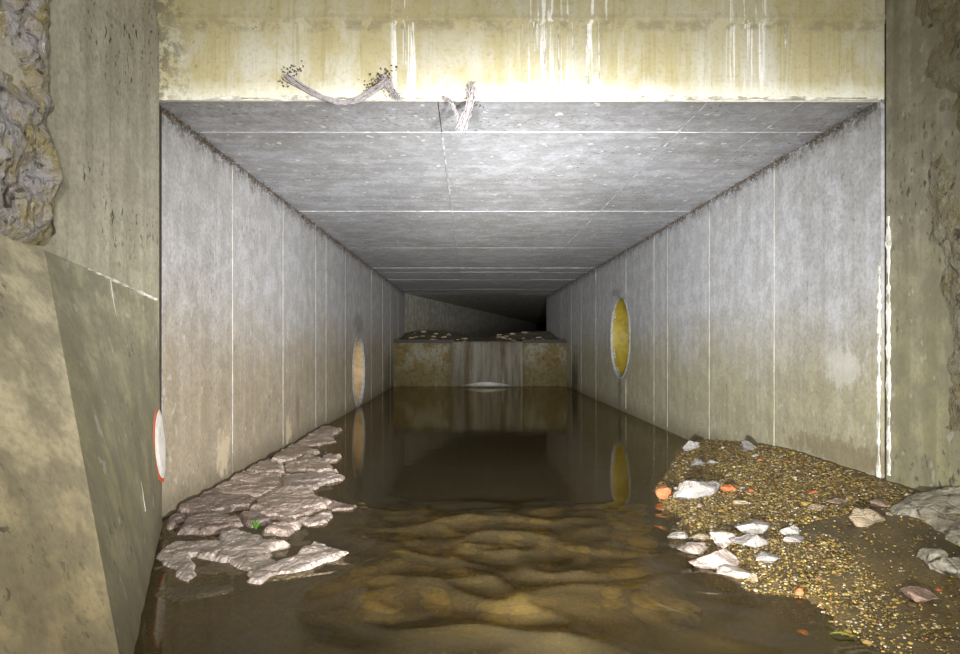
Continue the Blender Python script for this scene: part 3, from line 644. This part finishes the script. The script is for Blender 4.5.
# left rock ledge: slabs traced on the ground
def slab(label, pts, mat, seed, top):
    P = [ground(140 + a / 3.633, 420 + b / 3.633, top * .6) for a, b in pts]
    for p in P:
        if p.x < XL + .03: p.x = XL + .03
    xs_ = [p.x for p in P]; ys_ = [p.y for p in P]; cx, cy = sum(xs_) / len(P), sum(ys_) / len(P)
    def sd(x, y):
        ins = False; d = 9
        for i in range(len(P)):
            a, b = P[i], P[(i + 1) % len(P)]
            if (a.y > y) != (b.y > y) and x < (b.x - a.x) * (y - a.y) / (b.y - a.y) + a.x: ins = not ins
            ex, ey = b.x - a.x, b.y - a.y; t = max(0, min(1, ((x - a.x) * ex + (y - a.y) * ey) / (ex * ex + ey * ey + 1e-9)))
            d = min(d, math.hypot(x - a.x - ex * t, y - a.y - ey * t))
        return d if ins else -d
    mg = .03; sp = max(.012, min(.03, (max(ys_) - min(ys_)) / 40)); gx = rng(max(XL + .005, min(xs_) - mg), max(xs_) + mg, .014); gy = rng(min(ys_) - mg, max(ys_) + mg, sp)
    bm = bmesh.new(); g = []; D = []
    rnd = random.Random(seed); tx, ty = rnd.uniform(-.05, .05), rnd.uniform(-.03, .05)
    for y in gy:
        row, dr = [], []
        for x in gx:
            d = sd(x, y) + .026 + .024 * fbm(x * 11, y * 9, seed, 4)
            k = S((d + .010) / .055)
            st = .008 * math.floor(2.5 * (fbm(x * 3, y * 3.5, seed + 5, 3) + .6)) / 1.5
            z = -.06 + k * (.06 + top + tx * (x - cx) + ty * (y - cy) + .010 * fbm(x * 9, y * 9, seed + 2, 5) + st)
            row.append(bm.verts.new((x, y, z))); dr.append(d)
        g.append(row); D.append(dr)
    for j in range(len(gy) - 1):
        for i in range(len(gx) - 1):
            if max(D[j][i], D[j][i + 1], D[j + 1][i], D[j + 1][i + 1]) > -.012: bm.faces.new((g[j][i], g[j][i + 1], g[j + 1][i + 1], g[j + 1][i]))
    for v in [v for v in bm.verts if not v.link_faces]: bm.verts.remove(v)
    ret = bmesh.ops.extrude_face_region(bm, geom=bm.faces[:])
    for v in ret['geom']:
        if isinstance(v, bmesh.types.BMVert): v.co.z = -.08
    o = mesh_obj('rock_slab', bm, mat, None, False, (cx, cy, 0))
    return tag(o, label, 'rock slab', 'rock slabs of the left ledge')
SL = [('farthest rock slab of the ledge, reaching into the still water', [(600, 50), (650, 26), (735, 33), (695, 55), (715, 75), (600, 97), (540, 88)], 'slab', .05),
 ('broad slab just in front of the farthest one, along the wall', [(545, 92), (605, 100), (650, 115), (630, 128), (600, 127), (560, 150), (480, 152), (425, 126)], 'slab', .06),
 ('small flat slab awash at the far water edge', [(650, 140), (690, 124), (730, 132), (722, 146), (690, 152)], 'slab', .03),
 ('pale slab at the water edge behind the long thin one', [(565, 152), (612, 131), (670, 152), (712, 185), (640, 193), (600, 182), (540, 186), (522, 167)], 'slab', .05),
 ('slab against the wall beside pale mineral streaks', [(418, 132), (480, 155), (518, 168), (530, 190), (430, 196), (330, 190), (350, 172)], 'slab', .065),
 ('narrow slab on the wall side in mid ledge', [(285, 203), (330, 193), (440, 200), (515, 197), (515, 222), (440, 232), (300, 222)], 'slab', .06),
 ('long thin pale slab pointing into the stream', [(520, 200), (640, 196), (748, 205), (740, 216), (672, 226), (640, 250), (522, 235)], 'slab_white', .05),
 ('wide flat slab behind the big brown slab', [(185, 268), (260, 228), (430, 237), (518, 230), (512, 258), (430, 282), (330, 276)], 'slab', .065),
 ('big cracked brown slab beside the joint', [(112, 302), (140, 268), (330, 280), (425, 287), (400, 310), (280, 330), (220, 347), (130, 332)], 'slab_dark', .075),
 ('large pale slab in the middle of the ledge', [(432, 288), (520, 258), (630, 254), (640, 280), (700, 300), (640, 328), (540, 360), (450, 345), (402, 320)], 'slab', .065),
 ('thin wet spur of slab with ochre rim in the stream', [(642, 284), (700, 296), (795, 315), (780, 325), (720, 326), (690, 330)], 'slab_dark', .025),
 ('small brown slab jammed beside the buttress foot', [(90, 345), (160, 341), (165, 350), (110, 392), (88, 384)], 'slab_dark', .05),
 ('dark purplish slab in front of the big brown slab', [(175, 347), (300, 347), (358, 357), (372, 377), (230, 410), (135, 406)], 'slab_dark', .065),
 ('small triangular brown slab in the ledge centre', [(362, 337), (420, 336), (500, 366), (402, 385), (378, 371)], 'slab_dark', .055),
 ('small pale slab at the stream edge right of triangular one', [(578, 360), (690, 332), (702, 345), (690, 370), (602, 385)], 'slab_white', .05),
 ('small pale slab by the green sprout', [(440, 404), (480, 381), (570, 371), (585, 385), (540, 414), (450, 412)], 'slab', .05),
 ('largest white slab with an ochre puddle notch, nearest the viewer', [(290, 415), (350, 405), (440, 420), (450, 440), (550, 455), (480, 470), (468, 492), (500, 510), (540, 506), (600, 470), (640, 448), (700, 465), (755, 485), (700, 510), (600, 540), (550, 560), (480, 565), (440, 592), (370, 586), (390, 545), (310, 515), (282, 500)], 'slab_white', .05),
 ('ragged white slab with dark holes next to buttress', [(58, 482), (130, 450), (260, 440), (350, 450), (310, 470), (282, 482), (270, 505), (190, 495), (202, 540), (175, 590), (140, 580), (120, 540), (80, 520)], 'slab_white', .042)]
for i, (lab, pts, mat, top) in enumerate(SL): slab(lab, pts, mat, i + 3, top * (.5 if mat != 'slab_white' else .36))

# ---------------------------------------------------------------- loose gravel (beyond counting)
def gravel():
    rnd = random.Random(4); V, Fc = [], []
    t = (1 + 5 ** .5) / 2
    ico = [Vector(v).normalized() for v in ((-1, t, 0), (1, t, 0), (-1, -t, 0), (1, -t, 0), (0, -1, t), (0, 1, t), (0, -1, -t), (0, 1, -t), (t, 0, -1), (t, 0, 1), (-t, 0, -1), (-t, 0, 1))]
    fi = ((0, 11, 5), (0, 5, 1), (0, 1, 7), (0, 7, 10), (0, 10, 11), (1, 5, 9), (5, 11, 4), (11, 10, 2), (10, 7, 6), (7, 1, 8), (3, 9, 4), (3, 4, 2), (3, 2, 6), (3, 6, 8), (3, 8, 9), (4, 9, 5), (2, 4, 11), (6, 2, 10), (8, 6, 7), (9, 8, 1))
    n = 0
    while n < 62000:
        y = 1.7 + 5.2 * rnd.random() ** 1.15; x = rnd.uniform(lin(y, XBR) - .06, XR - .025); z = bank_r(x, y)
        if z < -.03: continue
        dens = 1.0
        if y < 3.2: dens = 1 - .9 * S((x - 1.45 + .5 * noise.noise((x * 3, y * 3, 1))) / .35)
        dens *= .15 + .85 * S((y - 2.0) / .55)
        if rnd.random() > dens: continue
        s = rnd.choice((.004, .005, .006, .007, .009, .013)) * rnd.uniform(.7, 1.3) * (.28 + .085 * y)
        if rnd.random() < .012: s *= 2
        sc = Vector((s * rnd.uniform(.8, 1.4), s * rnd.uniform(.8, 1.4), s * rnd.uniform(.5, .9))); a = rnd.uniform(0, 6.28); ca, sa = math.cos(a), math.sin(a); b = len(V)
        for v in ico:
            k = rnd.uniform(.8, 1.15); px, py, pz = v.x * sc.x * k, v.y * sc.y * k, v.z * sc.z * k
            V.append((x + px * ca - py * sa, y + px * sa + py * ca, z + s * .35 + pz))
        Fc += [(b + i, b + j, b + k) for i, j, k in fi]; n += 1
    me = bpy.data.meshes.new('gravel'); me.from_pydata(V, [], Fc); me.materials.append(MT['gravel'])
    o = bpy.data.objects.new('gravel', me); COL.objects.link(o)
    tag(o, 'golden brown wet pebbles scattered over the right bank', 'gravel', kind='stuff')
gravel()
# stones added under the riffle; their gold stands in for caustic light arcs
rnd = random.Random(9); done = []
for i in range(170):
    y = rnd.uniform(2.6, 4.1); x = rnd.uniform(-.5, 1.2); s = rnd.uniform(.05, .14)
    if lin(y, XBR) - .12 < x or any(math.hypot((x - a) * .8, y - b) < (s + c) * .92 for a, b, c in done): continue
    done.append((x, y, s))
    o = mesh_obj('caustic_stone', rock_bm(s * 1.35, s * .85, s * .40, i + 200, 3, .0, .12), 'r_sub', None, True)
    o.location = (x, y, -.030 - s * .40); o.rotation_euler = (0, 0, rnd.choice((-1, 1)) * rnd.uniform(.2, .7))
    tag(o, 'golden brown stone under the rippled shallow water, added in place of caustic light arcs', 'stone', 'stones standing in for caustic arcs under the riffle')
# upstream rubble on the weir
rnd = random.Random(14)
for i in range(34):
    sd = rnd.random() < .5; x = rnd.uniform(XL + .15, -.1) if sd else rnd.uniform(.7, XR - .15); y = rnd.uniform(YW + .7, YW + 3.2); s = rnd.uniform(.03, .085)
    o = mesh_obj('rubble_stone', rock_bm(s * 1.4, s, s * .5, i + 300, 2), rnd.choice(('r_beige', 'boulder', 'r_pink')), None, False)
    o.location = (x, y, up(x, y) + s * .2)
    tag(o, 'small rubble stone on the silt above the weir', 'stone', 'rubble above the weir')

# ---------------------------------------------------------------- cobweb strands, leaf, wire, crumbs
def tube(bm, pts, r, n=5):
    rings = []
    for i, p in enumerate(pts):
        t = (pts[min(i + 1, len(pts) - 1)] - pts[max(i - 1, 0)]).normalized(); u = t.orthogonal().normalized(); v = t.cross(u)
        q = r * (1 if 0 < i < len(pts) - 1 else .3)
        rings.append([bm.verts.new(p + (u * math.cos(6.283 * k / n) + v * math.sin(6.283 * k / n)) * q) for k in range(n)])
    for a, b in zip(rings, rings[1:]):
        for k in range(n): bm.faces.new((a[k], a[(k + 1) % n], b[(k + 1) % n], b[k]))
def facept(px, py, y=Y0 - .03): return Vector(((px - VPX) / F * y, y, H + (VPY - py) / F * y))
def bundle(bm, path, n, spread, r, seed):
    rd = random.Random(seed)
    for q in range(n):
        off = Vector((rd.gauss(0, spread), rd.uniform(-.02, .015), rd.gauss(0, spread * .7))); pts = []
        m = 26
        for i in range(m + 1):
            f = i / m * (len(path) - 1); k = min(int(f), len(path) - 2); p = path[k].lerp(path[k + 1], S(f - k) * .5 + (f - k) * .5)
            w_ = .5 + .5 * abs(i / m - .5) * 2
            pts.append(p + off * w_ + Vector((noise.noise((i * .4, q * 3.1, seed)), 0, noise.noise((i * .4, q * 5.7, seed + 4)))) * .010)
        tube(bm, pts, r * rd.uniform(.6, 1.3))
def flakes(bm, centers, n, spread, size, seed):
    rd = random.Random(seed)
    for q in range(n):
        c = rd.choice(centers) + Vector((rd.gauss(0, spread), rd.uniform(.0, .025), rd.gauss(0, spread))); s = size * rd.uniform(.5, 1.4)
        vs = [bm.verts.new(c + Vector((s * math.cos(a) * rd.uniform(.6, 1.2), rd.uniform(-.003, .003), s * math.sin(a) * rd.uniform(.6, 1.2)))) for a in (0, 1.05, 2.1, 3.14, 4.2, 5.2)]
        tp = bm.verts.new(c + Vector((0, -s * .3, 0)))
        for i in range(6): bm.faces.new((vs[i], vs[(i + 1) % 6], tp))
bm = bmesh.new(); path = [facept(*p) for p in ((286, 76), (302, 87), (320, 97), (341, 103), (358, 100), (374, 90), (388, 79))]
bundle(bm, path, 26, .012, .0035, 1); bundle(bm, [facept(*p) for p in ((384, 76), (390, 88), (398, 98))], 16, .018, .003, 2)
o = tag(mesh_obj('cobweb_swag', bm, 'cobweb', None, True), 'sagging dirty cobweb rope along the lintel edge', 'cobweb')
bm = bmesh.new(); flakes(bm, [facept(*p, Y0 - .02) for p in ((290, 70), (284, 80), (296, 68), (384, 76), (388, 72), (376, 82), (368, 88))], 150, .022, .006, 3); mesh_obj('crust_flake', bm, 'crust', o)['kind'] = 'stuff'
bm = bmesh.new(); bundle(bm, [facept(*p) for p in ((443, 97), (452, 104), (457, 116), (459, 129))], 14, .010, .003, 4); bundle(bm, [facept(*p) for p in ((471, 86), (471, 98), (467, 112), (460, 130))], 22, .016, .0035, 5)
o = tag(mesh_obj('cobweb_tuft', bm, 'cobweb', None, True), 'pointed cobweb tuft hanging below the middle of the lintel', 'cobweb')
bm = bmesh.new(); flakes(bm, [facept(*p, Y0 - .02) for p in ((473, 92), (478, 104), (470, 88))], 40, .014, .005, 6); mesh_obj('crust_flake', bm, 'crust', o)['kind'] = 'stuff'
# crumbs of dirt along the two soffit corners
for nm, x, sg, sd in (('left', XL, 1, 1), ('right', XR, -1, 2)):
    rd = random.Random(sd); bm = bmesh.new()
    for q in range(1500):
        y = Y0 + .1 + 8 * rd.random() ** 1.3; c = Vector((x + sg * (.008 + abs(rd.gauss(0, .016))), y, ZC - .008 - abs(rd.gauss(0, .02)))); s = rd.uniform(.004, .013)
        if noise.noise((y * 3, sd, 0)) < -.25: continue
        vs = [bm.verts.new(c + Vector((rd.uniform(-1, 1), rd.uniform(-1, 1), rd.uniform(-1, 1))) * s) for _ in range(4)]
        for f in ((0, 1, 2), (0, 2, 3), (0, 3, 1), (1, 3, 2)): bm.faces.new([vs[i] for i in f])
    tag(mesh_obj('corner_dirt', bm, 'crust'), 'dark crumbly dirt along the %s corner of the soffit' % nm, 'dirt', kind='stuff')
# leaf on the near water edge, sprout, wire
def leaf(name, label, loc, ln, wd, rz, mat):
    bm = bmesh.new(); n = 10; rows = []
    for i in range(n + 1):
        t = i / n; hw = wd * math.sin(math.pi * min(1, t * .95 + .03)) ** .8; z = .004 * math.sin(t * 5)
        rows.append([bm.verts.new((ln * (t - .5), -hw, z + .004)), bm.verts.new((ln * (t - .5), 0, z)), bm.verts.new((ln * (t - .5), hw, z + .004))])
    for a, b in zip(rows, rows[1:]):
        for j in range(2): bm.faces.new((a[j], a[j + 1], b[j + 1], b[j]))
    bmesh.ops.solidify(bm, geom=bm.faces[:], thickness=.0015)
    o = mesh_obj(name, bm, mat, None, True); o.location = loc; o.rotation_euler = (0, 0, rz); return tag(o, label, 'leaf')
p = ground(843, 633, .02); leaf('leaf', 'yellow-green leaf floating at the near right gravel edge', (p.x, p.y, max(ground_z(p.x, p.y), 0) + .012), .085, .010, -.12, 'leaf')
bm = bmesh.new(); p = ground(256, 530, .05)
for k in range(7):
    a = k * .9; tip = p + Vector((.035 * math.cos(a), .02 * math.sin(a), .03 + .006 * k)); side = Vector((-math.sin(a), math.cos(a), 0)) * .008
    vs = [bm.verts.new(v) for v in (p, p.lerp(tip, .6) + side, tip, p.lerp(tip, .6) - side)]; bm.faces.new(vs)
bmesh.ops.solidify(bm, geom=bm.faces[:], thickness=.001)
tag(mesh_obj('sprout', bm, 'moss', None, False, tuple(p)), 'tiny green sprout between the ledge slabs', 'plant')
bm = bmesh.new(); tube(bm, [ground(*q, .01) + Vector((0, 0, zz)) for q, zz in (((127, 653), .0), ((131, 635), .02), ((135, 618), .03), ((140, 610), .01))], .004, 6)
tag(mesh_obj('wire', bm, 'wire', None, True), 'thin grey wire curling out of the water at the buttress foot', 'wire')
